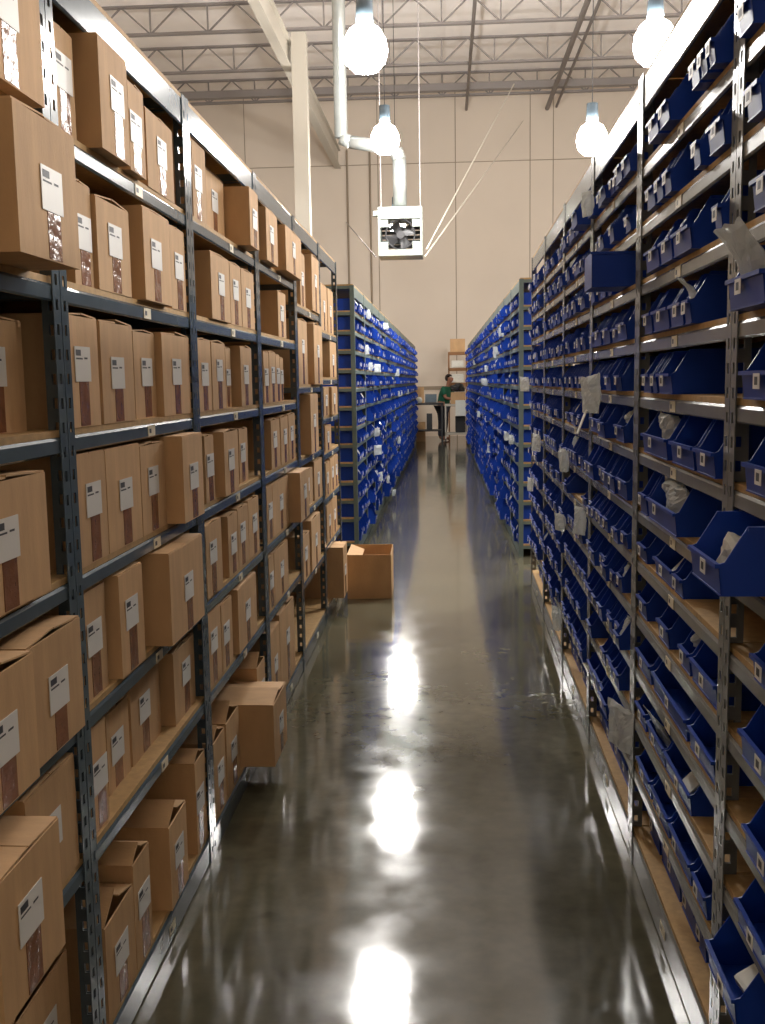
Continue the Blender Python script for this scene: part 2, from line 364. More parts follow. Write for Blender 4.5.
def bay(row, u0, u1, levels, top, depth, mtl, label, group, near=True, ends=(False, False), backp=True, tall=2.5, tagx=0.0):
    w = u1-u0-0.004; uc = (u0+u1)/2
    t = thing('shelving_bay', label, 'shelving', row.pos(uc, 0), row.rz, group)
    m = M[mtl]
    for s in (-1, 1):
        pm = cached(('post', s, near, mtl, tall), lambda: (lambda me: (me.materials.append(m), me)[1])(post_mesh(tall, -s, near)))
        link('post', pm, t, (-0.0035, s*w/2, 0))
        if near or ends[0 if s < 0 else 1]: 
            pb = cached(('pb', mtl, tall), lambda: MB().box(-PW, 0, -PW/2, PW/2, 0, tall).mesh('post', m))
            link('post', pb, t, (depth, s*(w/2-PW/2-0.004), 0))
    bw = w-2*PW if near else w-0.01
    for i, z in enumerate(list(levels)+[top]):
        bh = (0.085 if row is LEFT else 0.1) if z == top else (z-0.002 if i == 0 else 0.036)
        fb = link('beam', cached(('beam', round(bw, 3), round(bh, 3), mtl), lambda: beam_mesh(w-0.006, bh, m)), t, (0, 0, z))
        if near:
            rb = link('beam', cached(('rbeam', round(bw, 3), mtl), lambda: MB().box(-0.03, 0, -w/2+0.003, w/2-0.003, -0.036, 0).mesh('beam', m)), t, (depth, 0, z))
            if z != top:
                link('shelf_tag', cached('shelf_tag', tag_mesh), fb, (-0.0005, tagx+random.uniform(-.02, .02), -bh/2))
        for s in (-1, 1):
            if ends[0 if s < 0 else 1] or (near and row is LEFT):
                link('end_beam', cached(('end', round(depth, 3), mtl), lambda: MB().box(0.0, depth-0.01, -0.012, 0.012, -0.03, 0.0).mesh('end_beam', m)), t, (0.008, s*(w/2-0.017), z+(0.002 if ends[0] or ends[1] else 0)))
        link('shelf_board', cached(('board', round(w, 3), depth), lambda: MB().box(0.006, depth-0.006, -w/2+0.004, w/2-0.004, 0, BT).mesh('shelf_board', M['board'])), t, (0, 0, z+0.0005))
    if backp: link('back_panel', cached(('back', round(w, 3), tall), lambda: MB().box(0, 0.006, -w/2+0.003, w/2-0.003, 0.02, tall-0.04).mesh('back_panel', M['back'])), t, (depth+0.002, 0, 0))  # hardboard back of the near bin rack; added on other rows to block light
    return t
LB = [0.98, 2.14, 3.29, 4.47, 5.61, 6.72, 7.80]
RB = [1.06, 2.19, 3.325, 4.46, 5.62, 6.85, 8.03]
DL, DR = 0.60, 0.46
Z4 = [0.085, 0.555, 0.95, 1.19, 1.575, 2.02]; Z5 = [0.085, 0.50, 0.80, 1.06, 1.36, 1.62, 1.94]
LEV = [ZL, ZL, ZL, ZL, [0.085, 0.47, 0.86, 1.17, 1.575, 2.02], [0.085, 0.50, 0.82, 1.12, 1.36, 1.62, 1.93]]
for i in range(6):
    n = 6-i
    bay(LEFT, LB[i], LB[i+1], LEV[i], 2.478, DL, 'steel', f'blue-grey steel shelving bay of cardboard cartons, {ORD[n]} from the cross-aisle gap', 'carton shelving bays', ends=(i == 5, False), tagx=-0.05, tall=2.485)
for i in range(6):
    n = 6-i
    bay(RIGHT, RB[i], RB[i+1], ZR, 2.5, DR, 'steel_lt', f'grey steel shelving bay of blue bins, {ORD[n]} before the cross-aisle gap', 'blue bin shelving bays', tall=2.51)
NREAR, RP = 15, 1.14
for row, y0, side in ((RLEFT, 9.52, 'in line with the carton racks'), (RRIGHT, 9.28, 'in line with the near bin rack')):
    for i in range(NREAR):
        bay(row, y0+RP*i, y0+RP*(i+1), ZR, 2.47, 0.46, 'steel_gn', f'{ORD[i+1]} shelving bay beyond the gap, {side}', 'far shelving bays', near=False,
            ends=((False, i == 0) if row.side < 0 else (i == 0, False)), tall=2.475)

# ------------------------------------------------------------------ cartons
def lab_mesh():
    m = MB().box(-0.0012, 0, -0.05, 0.05, -0.0385, 0.0385)
    q = lambda y0, y1, z0, z1: m.poly([(-0.0016, y1, z0), (-0.0016, y0, z0), (-0.0016, y0, z1), (-0.0016, y1, z1)], 1)
    # on the rotated (left) rack local +y is the far-to-near direction: near = left in view
    q(0.012, 0.044, 0.018, 0.031); q(0.002, 0.044, 0.010, 0.0135); q(-0.03, -0.008, 0.011, 0.015)
    return m.mesh('shipping_label', [M['label'], M['ink']])
LABM = lab_mesh()
def carton(name, label, loc, rz, w, d, h, lift=(3, 3), lab=True, tape=True, group=None, labz=0.55, ly=0.0, inner=(0, 0), lab_scale=1.0, wrinkle=0.0):
    t = thing(name, label, 'box', loc, rz, group)
    T = 0.004
    b_ = MB().box(0, d, -w/2, w/2, 0, T)
    b_.box(0, T, -w/2, w/2, T, h).box(d-T, d, -w/2, w/2, T, h).box(T, d-T, -w/2, -w/2+T, T, h).box(T, d-T, w/2-T, w/2, T, h)
    me = b_.mesh('body', M['card'])
    link('body', me, t)
    def flap(y0, sgn, L, ang, x0, x1):                 # hinged on the side walls
        a_ = math.radians(ang); dy, dz = sgn*math.cos(a_)*L, math.sin(a_)*L; ny, nz = -sgn*math.sin(a_)*0.0035, math.cos(a_)*0.0035
        A = [(x0, y0, h), (x1, y0, h), (x1, y0+dy, h+dz), (x0, y0+dy, h+dz)]
        MB().prism(A, [(x, y+ny, z+nz) for x, y, z in A]).build('flap', M['card'], t)
    flap(w/2, -1, w/2-0.002, lift[0], 0.002, d-0.002); flap(-w/2, 1, w/2-0.002, lift[1], 0.002, d-0.002)
    for k, (x0, sg) in enumerate(((0.0, 1), (d, -1))):
        if inner[k]:                                   # front and rear dust flaps standing up
            a_ = math.radians(inner[k]); L = min(0.11, w*0.45); dx, dz = sg*math.cos(a_)*L, math.sin(a_)*L
            A = [(x0, -w/2+0.006, h), (x0, w/2-0.006, h), (x0+dx, w/2-0.012, h+dz), (x0+dx, -w/2+0.012, h+dz)]
            MB().prism(A, [(x, y, z+0.0035) for x, y, z in A]).build('flap', M['card'], t)
    if lab:
        s = min(1.0, (w-0.012)/0.10)*lab_scale; o = link('shipping_label', LABM, t, (-0.0012, max(-w/2+0.052*s, min(w/2-0.052*s, ly)), h*labz)); o.scale = (1, s, s if s > 0.7 else 0.85)
    if tape:
        tw = min(0.062, w*0.5); z1 = h*labz-0.036 if lab else h*0.75; k0 = ly-0.006
        k0 = max(-w/2+tw/2+0.003, min(w/2-tw/2-0.003, k0))
        MB().box(-0.001, 0, k0-tw/2, k0+tw/2, 0.003, z1).build('packing_tape', M['tape'], t)
    return t
STATE = {'o': 'open-flapped brown carton', 'p': 'brown carton sticking out', 'r': 'brown carton pushed back', '': 'brown taped carton', 't': 'tall brown carton'}
def put_boxes(bi, si, items):
    """items: (x0, y0, x1, y1, p, state): pixels of the upper front corners, p = how far it stands out"""
    z = LEV[bi][si]+BT+0.001; nxt = (LEV[bi]+[2.393])[si+1]
    prev = -1e9
    for k, it in enumerate(items):
        x0, y0, x1, y1 = it[:4]; p = it[4] if len(it) > 4 else 0.0; st = it[5] if len(it) > 5 else ''
        opt = it[6] if len(it) > 6 else {}
        ua, za = LEFT.pt(x0, y0, p); ub, zb = LEFT.pt(x1, y1, p)
        if 'u' in opt: ua, ub = opt['u']
        ua = max(ua, prev+0.009, LB[bi]+0.046); ub = min(max(ub, ua+0.07), LB[bi+1]-0.046); prev = ub
        h = min(opt.get('h', max(0.2, min(0.285, za-z))), nxt-z-(0.045 if si+1 < len(LEV[bi]) else 0.006))
        w = ub-ua; d = opt.get('d', random.choice((0.40, 0.43, 0.46)))
        op = st == 'o' 
        head = STATE['o' if op else ('p' if p > 0.04 else ('r' if p < -0.03 else ('t' if h > 0.33 else '')))]
        lab = f'{head}, {ORD[k+1]} along the {ORD[si+1]} shelf up, {ORD[6-bi]} carton bay from the gap'
        rz = LEFT.rz + (math.radians(random.uniform(-0.5, 0.5)) if p < 0.02 else 0)
        sgn = random.uniform(-1, 1)
        lift = (random.uniform(26, 34), random.uniform(9, 17)) if op else (random.uniform(0.5, 5), random.uniform(0.5, 5))
        room = nxt-z-h-(0.05 if si+1 < len(LEV[bi]) else 0.006)
        mx = math.degrees(math.asin(max(0.0, min(0.9, room/(w/2)))))*0.9
        lift = opt.get('lift', (min(lift[0], mx), min(lift[1], mx)))
        carton('cardboard_carton', lab, LEFT.pos((ua+ub)/2, z, p-0.004), rz, w, d, h, lift, opt.get('lab', True), opt.get('tape', True), f'cartons in the carton racks',
               labz=opt.get('labz', random.uniform(0.50, 0.60)), ly=random.uniform(-0.02, 0.02), inner=opt.get('inner', (0, 0)))
# bay 0 (only its far half is in view)
put_boxes(0, 6, [(-60, -40, 38, 20, 0.03, 'p', dict(h=0.27, u=(1.72, 2.05)))])
put_boxes(0, 5, [(-40, 100, 20, 120, 0.0, '', dict(u=(1.40, 1.66))), (27, 125, 75, 143, 0.10, 'p', dict(h=0.246, u=(1.72, 2.005), lift=(2, 1)))])
put_boxes(0, 4, [(-40, 296, 6, 305, 0.02, '', dict(u=(1.45, 1.74))), (5, 320, 36, 325, -0.06, 'r', dict(u=(1.85, 2.09)))])
put_boxes(0, 3, [(-40, 470, 49, 480, 0.02, 'p', dict(u=(1.62, 1.97), h=0.235, lift=(1, 2)))])
put_boxes(0, 2, [(-30, 690, 21.5, 661, 0.05, 'o', dict(u=(1.53, 1.79), h=0.235)), (25.5, 650, 77.5, 617.6, 0.035, 'o', dict(u=(1.80, 2.075), h=0.235, lift=(4, 3)))])
put_boxes(0, 1, [(10, 891, 63, 829, 0.09, 'o', dict(u=(1.50, 1.765), h=0.245, inner=(0, 5))), (29, 798, 76, 761, 0.0, '', dict(u=(1.83, 2.09), h=0.245))])
put_boxes(0, 0, [(25, 1015, 72.5, 956, -0.04, 'o', dict(u=(1.80, 2.09)))])
# bay 1
put_boxes(1, 6, [(53, 20, 73, 36, -0.01), (99, 39, 128, 75, 0.03, '', dict(h=0.27)), (128.5, 80, 144.5, 102, 0.02), (146, 107, 173, 121.5, 0)])
put_boxes(1, 5, [(72, 178, 91, 185, -0.01), (93, 193, 129, 205, 0), (143.5, 206, 170, 222.5, 0.02), (170, 225, 185, 231, 0.0)])
put_boxes(1, 4, [(67, 314, 98, 319.5), (101, 321, 133, 327), (134, 331, 155, 333, -0.02), (161, 333, 191, 335)])
put_boxes(1, 3, [(75.5, 457, 106, 454), (107, 451, 140, 447), (141, 447, 165.5, 442.5), (170.5, 440, 203, 437, 0.05, 'p')])
put_boxes(1, 2, [(84, 594, 106, 586, -0.01), (120, 581, 143, 564, 0.01, '', dict(h=0.265)), (170, 547, 203, 535, 0.05, 'p')])
put_boxes(1, 1, [(90, 731, 106, 718, -0.01), (107, 717, 129, 697, -0.05), (131, 690, 160, 666, -0.05), (174, 655, 195, 642, -0.02)])
put_boxes(1, 0, [(106.5, 930, 134, 882, 0.0, 'o'), (129, 875, 149.6, 836, 0.0, 'o'), (170, 829, 187, 796, 0.01, 'o'), (196, 770, 206, 752, 0, 'o', dict(h=0.3))])
# bay 2
put_boxes(2, 6, [(192, 134, 205.7, 151, -0.005), (206.5, 167, 223.7, 177, -0.05), (244, 181, 258.4, 191, 0.05, 'p')])
put_boxes(2, 5, [(211, 251, 230, 259, 0.01), (230.5, 262, 241, 266), (242, 268.6, 254, 272.5)])
put_boxes(2, 4, [(198, 339, 211, 339), (212, 342, 225.7, 342), (226, 348, 231, 348, -0.03), (241, 347, 252, 348)])
put_boxes(2, 3, [(205.5, 437, 214, 434), (224.7, 433, 238.4, 428, 0.02), (239.4, 430, 248, 429, -0.02)])
put_boxes(2, 2, [(206, 527.5, 221.8, 520.6, 0.01), (228.6, 517.6, 238, 511), (238.4, 510, 248.5, 503), (249, 502, 259, 495)])
put_boxes(2, 1, [(209, 616, 221, 607), (222, 606, 232.5, 598), (238.4, 591, 257, 580, 0.01)])
put_boxes(2, 0, [(212, 740, 229, 727, 0.0, 'o', dict(u=(3.37, 3.55), h=0.27)), (226, 720, 240, 716, 0.0, 'o', dict(u=(3.58, 3.80), h=0.27)), (226, 706, 240, 700, 0.125, 'o', dict(u=(3.867, 4.185), h=0.248, d=0.5, labz=0.5, lift=(9, 5), inner=(0, 20))), (250, 690, 264, 668, 0.0, 'o', dict(u=(4.2, 4.40), h=0.30))])
# bay 3
put_boxes(3, 6, [(266.5, 207, 277.6, 215.7, 0.03), (286, 225, 302, 231, 0.05, 'p')])
put_boxes(3, 5, [(278.4, 291, 286, 296, 0.0)])
put_boxes(3, 4, [(264, 352, 269, 352), (269.5, 352, 276, 353), (276.2, 355, 280, 355, -0.01), (280.3, 358, 283.5, 358, -0.02)])
put_boxes(3, 3, [(271.6, 421, 280, 418), (281, 418, 288.4, 416), (288.8, 415, 295.6, 414)])
put_boxes(3, 2, [(267.5, 488, 272.5, 484), (273.2, 485, 289, 478), (297, 476, 313, 471, 0.06, 'p')])
put_boxes(3, 1, [(269.5, 558, 274.3, 554), (274.8, 553, 288.6, 545)])
put_boxes(3, 0, [(270.8, 626, 280, 617, 0.0, '', dict(h=0.36)), (280.5, 617, 294, 600, 0.0, '', dict(h=0.385))])
# bay 4
put_boxes(4, 5, [(300, 250, 305, 254, -0.01, '', dict(h=0.30)), (311.6, 248, 319, 250.5, 0.01, '', dict(h=0.33))])
put_boxes(4, 4, [(298.5, 317, 307, 318.5, 0.0, '', dict(h=0.36)), (314, 320, 322.5, 322, 0.02, '', dict(h=0.36))])
put_boxes(4, 3, [(311, 398, 318.5, 403, 0.03, '', dict(h=0.36))])
put_boxes(4, 2, [(303.5, 470, 313, 466, -0.01, '', dict(h=0.21)), (314, 466, 323.5, 462, 0, '', dict(h=0.24))])
put_boxes(4, 1, [(304, 564, 310.7, 559.5, 0, '', dict(h=0.25)), (311.6, 549, 321.5, 540, 0.01, '', dict(h=0.3))])
# bay 5
put_boxes(5, 6, [(320.5, 271, 327, 273, 0, '', dict(h=0.3)), (327.5, 273, 333, 275, 0, '', dict(h=0.3))])
put_boxes(5, 5, [(330, 328, 336, 329.5, 0, '', dict(h=0.25))])
put_boxes(5, 4, [(324, 376, 329, 378, 0, '', dict(h=0.19)), (332, 378, 337.5, 379, 0.02, '', dict(h=0.19))])
put_boxes(5, 3, [(326, 432, 331.5, 432, 0, '', dict(h=0.17))])
put_boxes(5, 2, [(326.5, 476, 330.5, 474, 0, '', dict(h=0.22)), (331, 474, 335, 472, 0, '', dict(h=0.23)), (335.4, 472, 338.5, 470, 0, '', dict(h=0.23))])
put_boxes(5, 1, [(328, 540, 333, 536, 0, '', dict(h=0.25)), (333.5, 534, 338, 530, 0, '', dict(h=0.25))])
put_boxes(5, 0, [(338, 548, 343, 536.5, 0.09, '', dict(u=(7.05, 7.32), h=0.355, d=0.42))])
# the open carton in the gap
a = on_z(347, 599, 0); b = on_z(391, 599, 0)
carton('cardboard_carton', 'open reddish-brown carton alone on the floor at the rack gap', (b.x, b.y+0.26, 0.001), math.pi+0.02, 0.50, b.x-a.x, 0.33, (-86, 200), False, False, inner=(0, -20))

# ------------------------------------------------------------------ blue bins
def bin_geo(w, d, h):
    """hopper-front bin: floor, back, two cut-away sides, front lip with rolled rim"""
    T = 0.003; lip = h*0.46; m = MB()
    m.box(0.004, d, -w/2, w/2, 0, T)
    m.box(d-T, d, -w/2, w/2, T, h)
    m.prism([(0.006, -w/2, T), (0.0, -w/2, lip), (T, -w/2, lip), (0.006+T, -w/2, T)], [(0.006, w/2, T), (0.0, w/2, lip), (T, w/2, lip), (0.006+T, w/2, T)])
    for y0, y1 in ((-w/2, -w/2+T), (w/2-T, w/2)):
        pr = [(0.006, T), (0.0, lip), (d*0.03, lip+0.004), (d*0.13, h), (d, h), (d, T)]
        m.prism([(x, y0, z) for x, z in pr], [(x, y1, z) for x, z in pr])
    m.box(-0.006, 0.003, -w/2-0.001, w/2+0.001, lip-0.007, lip+0.001)           # rim of the lip
    m.box(d*0.13, d+0.005, -w/2-0.004, -w/2, h-0.008, h); m.box(d*0.13, d+0.005, w/2, w/2+0.004, h-0.008, h)   # stacking ledges
    return m
def binlab_mesh():
    m = MB().box(-0.001, 0, -0.02, 0.02, -0.014, 0.014)
    m.poly([(-0.0014, 0.010, -0.007), (-0.0014, -0.010, -0.007), (-0.0014, -0.010, 0.008), (-0.0014, 0.010, 0.008)], 1)
    return m.mesh('bin_label', [M['label'], M['ink']])
BINLAB = binlab_mesh()
bins = []                # (row, u, z, w, d, h, p, labelled, text, drz)
def add_bin(row, u, z, w, d, h, p, text, lab=True, drz=0.0, force=False): bins.append((row, u, z+BT+0.001, w, d, h, p, lab, text, drz, force))
def shelf_h(si): return ((ZR+[2.40])[si+1]-ZR[si])-BT-0.040
near_list = {            # second bay from the viewer: pixel columns of the bin lips, far to near
    12: [(647, 657), (658, 668), (690, 698), (699, 706), (707, 714), (722, 731)],
    11: [(646, 654), (655, 662), (663, 670), (692, 699), (707, 724), (725, 731)],
    10: [(645, 658), (659, 671), (672, 690), (713, 729)],
    9: [(643, 651), (652, 668), (669, 682), (683, 690)],
    8: [(642, 650), (651, 656), (657, 671)],
    7: [(642, 666), (670, 693), (694, 714)],
    6: [(639, 646), (647, 675)],
    5: [(638, 646), (654, 672), (673, 682)],
    4: [(637, 646), (657, 668), (679, 689), (690, 716)],
    3: [(636, 650), (652, 686), (688, 714)],
    2: [(636, 645), (647, 664), (664, 690)],
    1: [(637, 650), (651, 668), (669, 690), (692, 706)],
    0: [(637, 659), (660, 679), (680, 696), (697, 705)]}
SH = lambda si: f'{ORD[si+1]} shelf up'
def nm(k, si, bi): return f'blue bin, {ORD[k+1]} from the far post, {SH(si)}, {ORD[6-bi]} bin bay before the gap'
for si, lst in near_list.items():
    z = ZR[si]
    for k, (xa, xb) in enumerate(lst):
        p = -0.05 if si == 0 else (0.0 if si < 6 else (0.02 if si < 12 else 0.03))
        ua = RIGHT.u_at(xa, z+0.05, p); ub = RIGHT.u_at(xb, z+0.05, p)
        ua, ub = max(min(ua, ub), RB[1]+0.045), min(max(ua, ub), RB[2]-0.045)
        if ub-ua < 0.05: continue
        add_bin(RIGHT, (ua+ub)/2, z, ub-ua-0.012, 0.36, min(0.165, shelf_h(si)), p, nm(k, si, 1))
b0 = {12: [(735, 749)], 11: [(746, 757)], 10: [(752, 772)], 9: [], 8: [(741, 775)], 7: [(744, 775)], 6: [], 5: [(752, 780)], 4: [(740, 775)], 3: [(744, 790)], 2: [(736, 765)], 1: [], 0: [(738, 775)]}
for si, lst in b0.items():
    for k, (xa, xb) in enumerate(lst):
        ub = RIGHT.u_at(xa, ZR[si]+0.05, 0.02); ua = RIGHT.u_at(xb, ZR[si]+0.05, 0.02)
        ub = min(ub, RB[1]-0.05); ua = max(min(ua, ub-0.09), RB[0]+0.05)
        add_bin(RIGHT, (ua+ub)/2, ZR[si], ub-ua, 0.36, min(0.165, shelf_h(si)), 0.02, nm(k, si, 0))
add_bin(RIGHT, 1.97, ZR[9], 0.23, 0.40, 0.125, 0.04, 'wide blue bin sticking out with a big clear bag in it', force=True)
add_bin(RIGHT, 2.02, ZR[6], 0.23, 0.40, 0.13, 0.09, 'large blue bin jutting into the aisle with white parcels inside', force=True)
add_bin(RIGHT, 2.01, ZR[1], 0.22, 0.40, 0.125, 0.04, 'big blue bin low by the upright with a white packet inside', force=True)
# bays two to five: filled bin by bin
rb = random.Random(5)
reserved = {(2, 10): (RB[2]+0.05, RB[2]+0.42), (3, 12): (RB[3]+0.05, RB[3]+0.30)}
for bi in range(2, 6):
    for si, z in enumerate(ZR):
        u = RB[bi+1]-0.05; k = 0; end = RB[bi]+0.05
        if (bi, si) in reserved: end = reserved[(bi, si)][1]+0.01
        size = rb.choice((0.105, 0.105, 0.14, 0.14, 0.19)) 
        while u-0.1 > end:
            w = size if rb.random() < 0.75 else rb.choice((0.105, 0.14, 0.21))
            if u-w < end: break
            if rb.random() < 0.09: u -= rb.choice((0.1, 0.16)); continue
            add_bin(RIGHT, u-w/2, z, w-0.012, 0.36, min(0.165, shelf_h(si))-rb.choice((0, 0, 0.012)), (-0.04 if si == 0 else rb.uniform(0.005, 0.035)), nm(k, si, bi)); k += 1
            u -= w
add_bin(RIGHT, RB[2]+0.30, ZR[10], 0.2, 0.40, 0.115, -0.28, 'blue bin turned back to front and pulled out beside the upright', lab=False, drz=math.pi, force=True)
add_bin(RIGHT, RB[3]+0.19, ZR[12], 0.2, 0.38, 0.13, 0.06, 'blue bin tilted out of the top shelf by the upright', force=True)
# far rows
rf = random.Random(9)
for row, y0 in ((RLEFT, 9.52), (RRIGHT, 9.28)):
    for bi in range(NREAR):
        for si, z in enumerate(ZR):
            u = y0+RP*bi+0.046
            while u < y0+RP*(bi+1)-0.13:
                w = rf.choice((0.105, 0.14, 0.14, 0.19))
                if u+w > y0+RP*(bi+1)-0.046: break
                if bi and rf.random() < 0.05: u += 0.12; continue
                add_bin(row, u+w/2, z, w-0.012, 0.36, min(0.165, shelf_h(si)), rf.uniform(0.0, 0.04) if not bi or rf.random() < .8 else 0.08, None); u += w
def score(b): 
    q = b[0].pos(b[1], b[2]); x, y = proj(q)
    inside = -25 < x < 790 and -20 < y < 1044
    return (0 if b[10] else (q.y if inside and b[8] else 1e3+q.y))
bins.sort(key=score)
N_IND = 300
stuff_v, stuff_f, stuff_m = [], [], []
for k, (row, u, z, w, d, h, p, lab, text, drz, force) in enumerate(bins):
    h = math.floor(max(0.08, h)*200+1e-6)/200; key = ('bin', round(w*200), round(d*100), round(h*200))
    loc = row.pos(u, z, p)
    if k < N_IND and text:
        me = cached(key, lambda: bin_geo(round(w*200)/200-0.002, d, h).mesh('blue_bin', M['blue']))
        o = tag(link('blue_bin', me, None, loc, row.rz+drz), text, 'bin', 'blue hopper bins in the near bin rack')
        if lab: link('bin_label', BINLAB, o, (-0.0062, random.uniform(-.15, .15)*w, h*0.46-0.018)).scale = (1, min(1, w/0.06), 1)
    else:
        g_ = cached(key+('g',), lambda: bin_geo(round(w*200)/200-0.002, d, h).box(-0.008, -0.006, -0.02, 0.02, h*0.46-0.035, h*0.46-0.006, 1))
        n0 = len(stuff_v); c_, s_ = math.cos(row.rz), math.sin(row.rz)
        stuff_v += [(loc.x+c_*x-s_*y, loc.y+s_*x+c_*y, loc.z+zz) for x, y, zz in g_.v]
        stuff_f += [tuple(i+n0 for i in f) for f in g_.f]; stuff_m += g_.m
me = bpy.data.meshes.new('blue_bins_far'); me.from_pydata(stuff_v, [], stuff_f); me.polygons.foreach_set('material_index', stuff_m)
me.materials.append(M['blue']); me.materials.append(M['label']); me.update()
tag(link('blue_bins', me), 'hundreds of small blue bins filling the racks towards the far wall', 'bins', kind='stuff')

# ------------------------------------------------------------------ bags and packets
def crumple(seed, sub=4, amp=0.35, mouth=1.0):
    """a slack film bag: lumpy body, sharp pleats, gathered upwards into a torn mouth"""
    bm = bmesh.new(); bmesh.ops.create_icosphere(bm, subdivisions=sub, radius=1.0)
    off = Vector((seed*7.3, seed*3.1, seed*1.7))
    for v in bm.verts:
        n = v.co.normalized(); r1 = 1-abs(noise.noise(n*2.1+off))*2; r2 = 1-abs(noise.noise(n*4.6+off*2))*2
        k = 0.85+amp*noise.noise(n*1.3+off)+0.20*max(0, r1)+0.11*r2
        up = mouth*max(0.0, n.z); an = math.atan2(n.y, n.x)
        v.co = Vector((n.x*k*(1-0.45*up), n.y*k*(1-0.30*up), n.z*k+up*up*(0.25+0.35*math.sin(an*5+seed))))
        if v.co.z < -0.5: v.co.z = -0.5+(v.co.z+0.5)*0.15
    me = bpy.data.meshes.new('bag'); bm.to_mesh(me); bm.free(); me.materials.append(M['bag']); return me
def pillow(seed, n=16, flop=0.5, puff=False):
    """a flat polythene bag: two sheets sealed at the rim, puffed by its contents, creased, its mouth flopping over"""
    off = Vector((seed*5.1, seed*2.7, seed*9.3)); bm = bmesh.new(); grids = []; r = random.Random(seed)
    cw = [r.uniform(0.8, 1.1) for _ in range(4)]
    for side in (-1, 1):
        g_ = []
        for i in range(n+1):
            row_ = []
            for j in range(n+1):
                a, b = 2*j/n-1, 2*i/n-1
                rim = (1-a*a)**0.5*(1-b*b)**0.5
                fill = 0.55*rim*(1.0 if b < 0.1 or puff else max(0.12, 1-1.3*(b-0.1)))
                q = Vector((a, b, side*0.4))
                cr = 0.16*(1-2*abs(noise.noise(q*1.7+off)))+0.08*(1-2*abs(noise.noise(q*3.9+off)))
                x = side*fill*(0.8+0.8*noise.noise(q*0.9+off)) + cr*(1 if rim else 0.6) - flop*max(0, b-0.15)**2
                k = cw[0]+(cw[1]-cw[0])*(a+1)/2; m_ = cw[2]+(cw[3]-cw[2])*(b+1)/2
                y = a*m_*(1-(0.0 if puff else 0.28)*max(0, b)*(1-abs(b)))+0.08*noise.noise(q*2.2+off*1.3); z = b*k+0.10*noise.noise(q*2.0+off*1.7)-flop*0.35*max(0, b-0.2)
                row_.append(bm.verts.new((x, y, max(-0.75, z))))
            g_.append(row_)
        grids.append(g_)
        for i in range(n):
            for j in range(n):
                f = (g_[i][j], g_[i][j+1], g_[i+1][j+1], g_[i+1][j]); bm.faces.new(f if side > 0 else f[::-1])
    A, B = grids
    edge = [(0, j) for j in range(n)]+[(i, n) for i in range(n)]+[(n, j) for j in range(n, 0, -1)]+[(i, 0) for i in range(n, 0, -1)]
    for (i, j), (k, l) in zip(edge, edge[1:]+edge[:1]): bm.faces.new((A[i][j], A[k][l], B[k][l], B[i][j]))
    me = bpy.data.meshes.new('bag'); bm.to_mesh(me); bm.free(); me.materials.append(M['bag']); return me
BAGS = [pillow(i+1, 16, 0.3+0.25*(i % 3)) for i in range(6)]; SB = [pillow(i+11, 8, 0.5) for i in range(5)]
BAGP = [pillow(i+21, 14, 0.12, True) for i in range(5)]; SBP = [pillow(i+31, 8, 0.12, True) for i in range(5)]
def in_bin(b_, x, y, z):                               # bin-local -> world
    row, u, zz, w, d, h, p = b_[:7]; l = row.pos(u, zz, p); a_ = row.rz; return Vector((l.x+math.cos(a_)*x-math.sin(a_)*y, l.y+math.sin(a_)*x+math.cos(a_)*y, zz+z))
def nearest_bin(px, py, lim=None):
    c_ = [b_ for b_ in (bins[:N_IND] if lim is None else lim) if b_[8] and not b_[9]]
    return min(c_, key=lambda b_: (proj(in_bin(b_, 0, 0, b_[5]*0.6))[0]-px)**2+(proj(in_bin(b_, 0, 0, b_[5]*0.6))[1]-py)**2)
def gap_above(b_):                                     # bin floor to the underside of the beam above
    return min(z_ for z_ in ZR+[2.47-0.064] if z_ > b_[2])-0.036-b_[2]
def bag_pose(o, b_, mode, size=1.0, rnd=random, loc_only=False):
    """in: upright inside the bin; tall: leans out over the lip past the beam above; hang: hangs down outside the lip"""
    row, u, zz, w, d, h, p = b_[:7]; lip = h*0.46; mode = 'in' if p < 0 and mode == 'hang' else mode
    if mode != 'tall': o.data = (BAGP if len(o.data.vertices) > 300 else SBP)[len(bpy.data.objects) % 5]
    sy = max(0.025, (w/2-0.012)/1.22)*size
    if mode == 'in': sx, sz, tilt = 0.07, (gap_above(b_)-0.008)/1.85*min(1.0, 0.72+0.3*size), rnd.uniform(-.18, -.05)
    elif mode == 'tall': sx, sz, tilt = (0.026 if p > 0.03 else 0.018), 0.085*size, -0.5
    else: sx, sz, tilt, sy = 0.042, 0.066*size, rnd.uniform(-.05, .05), sy*1.25
    rz = row.rz+(rnd.uniform(-.08, .08) if mode != 'hang' else -row.side*-1*rnd.uniform(0.3, 0.5))
    o.scale = (sx, sy, sz); o.rotation_mode = 'XYZ'; o.rotation_euler = (0, tilt, rz)
    R_ = Matrix.Rotation(tilt, 3, 'Y'); vs = [R_ @ Vector((v.co.x*sx, v.co.y*sy, v.co.z*sz)) for v in o.data.vertices]
    x0, x1, z0, z1 = min(v.x for v in vs), max(v.x for v in vs), min(v.z for v in vs), max(v.z for v in vs)
    yc = (min(v.y for v in vs)+max(v.y for v in vs))/2
    if mode == 'in': c = in_bin(b_, 0.012-x0, -yc, 0.004-z0)
    elif mode == 'tall':
        low = [v for v in vs if v.z-z0 < lip+0.01]; c = in_bin(b_, 0.009-min(v.x for v in low), -yc, 0.004-z0)
    else: c = in_bin(b_, -0.0065-x1-abs(math.sin(rz-row.rz))*sy*1.1, -yc, lip+0.012-z1)
    o.location = c
bag_n = 0; used_bins = set()
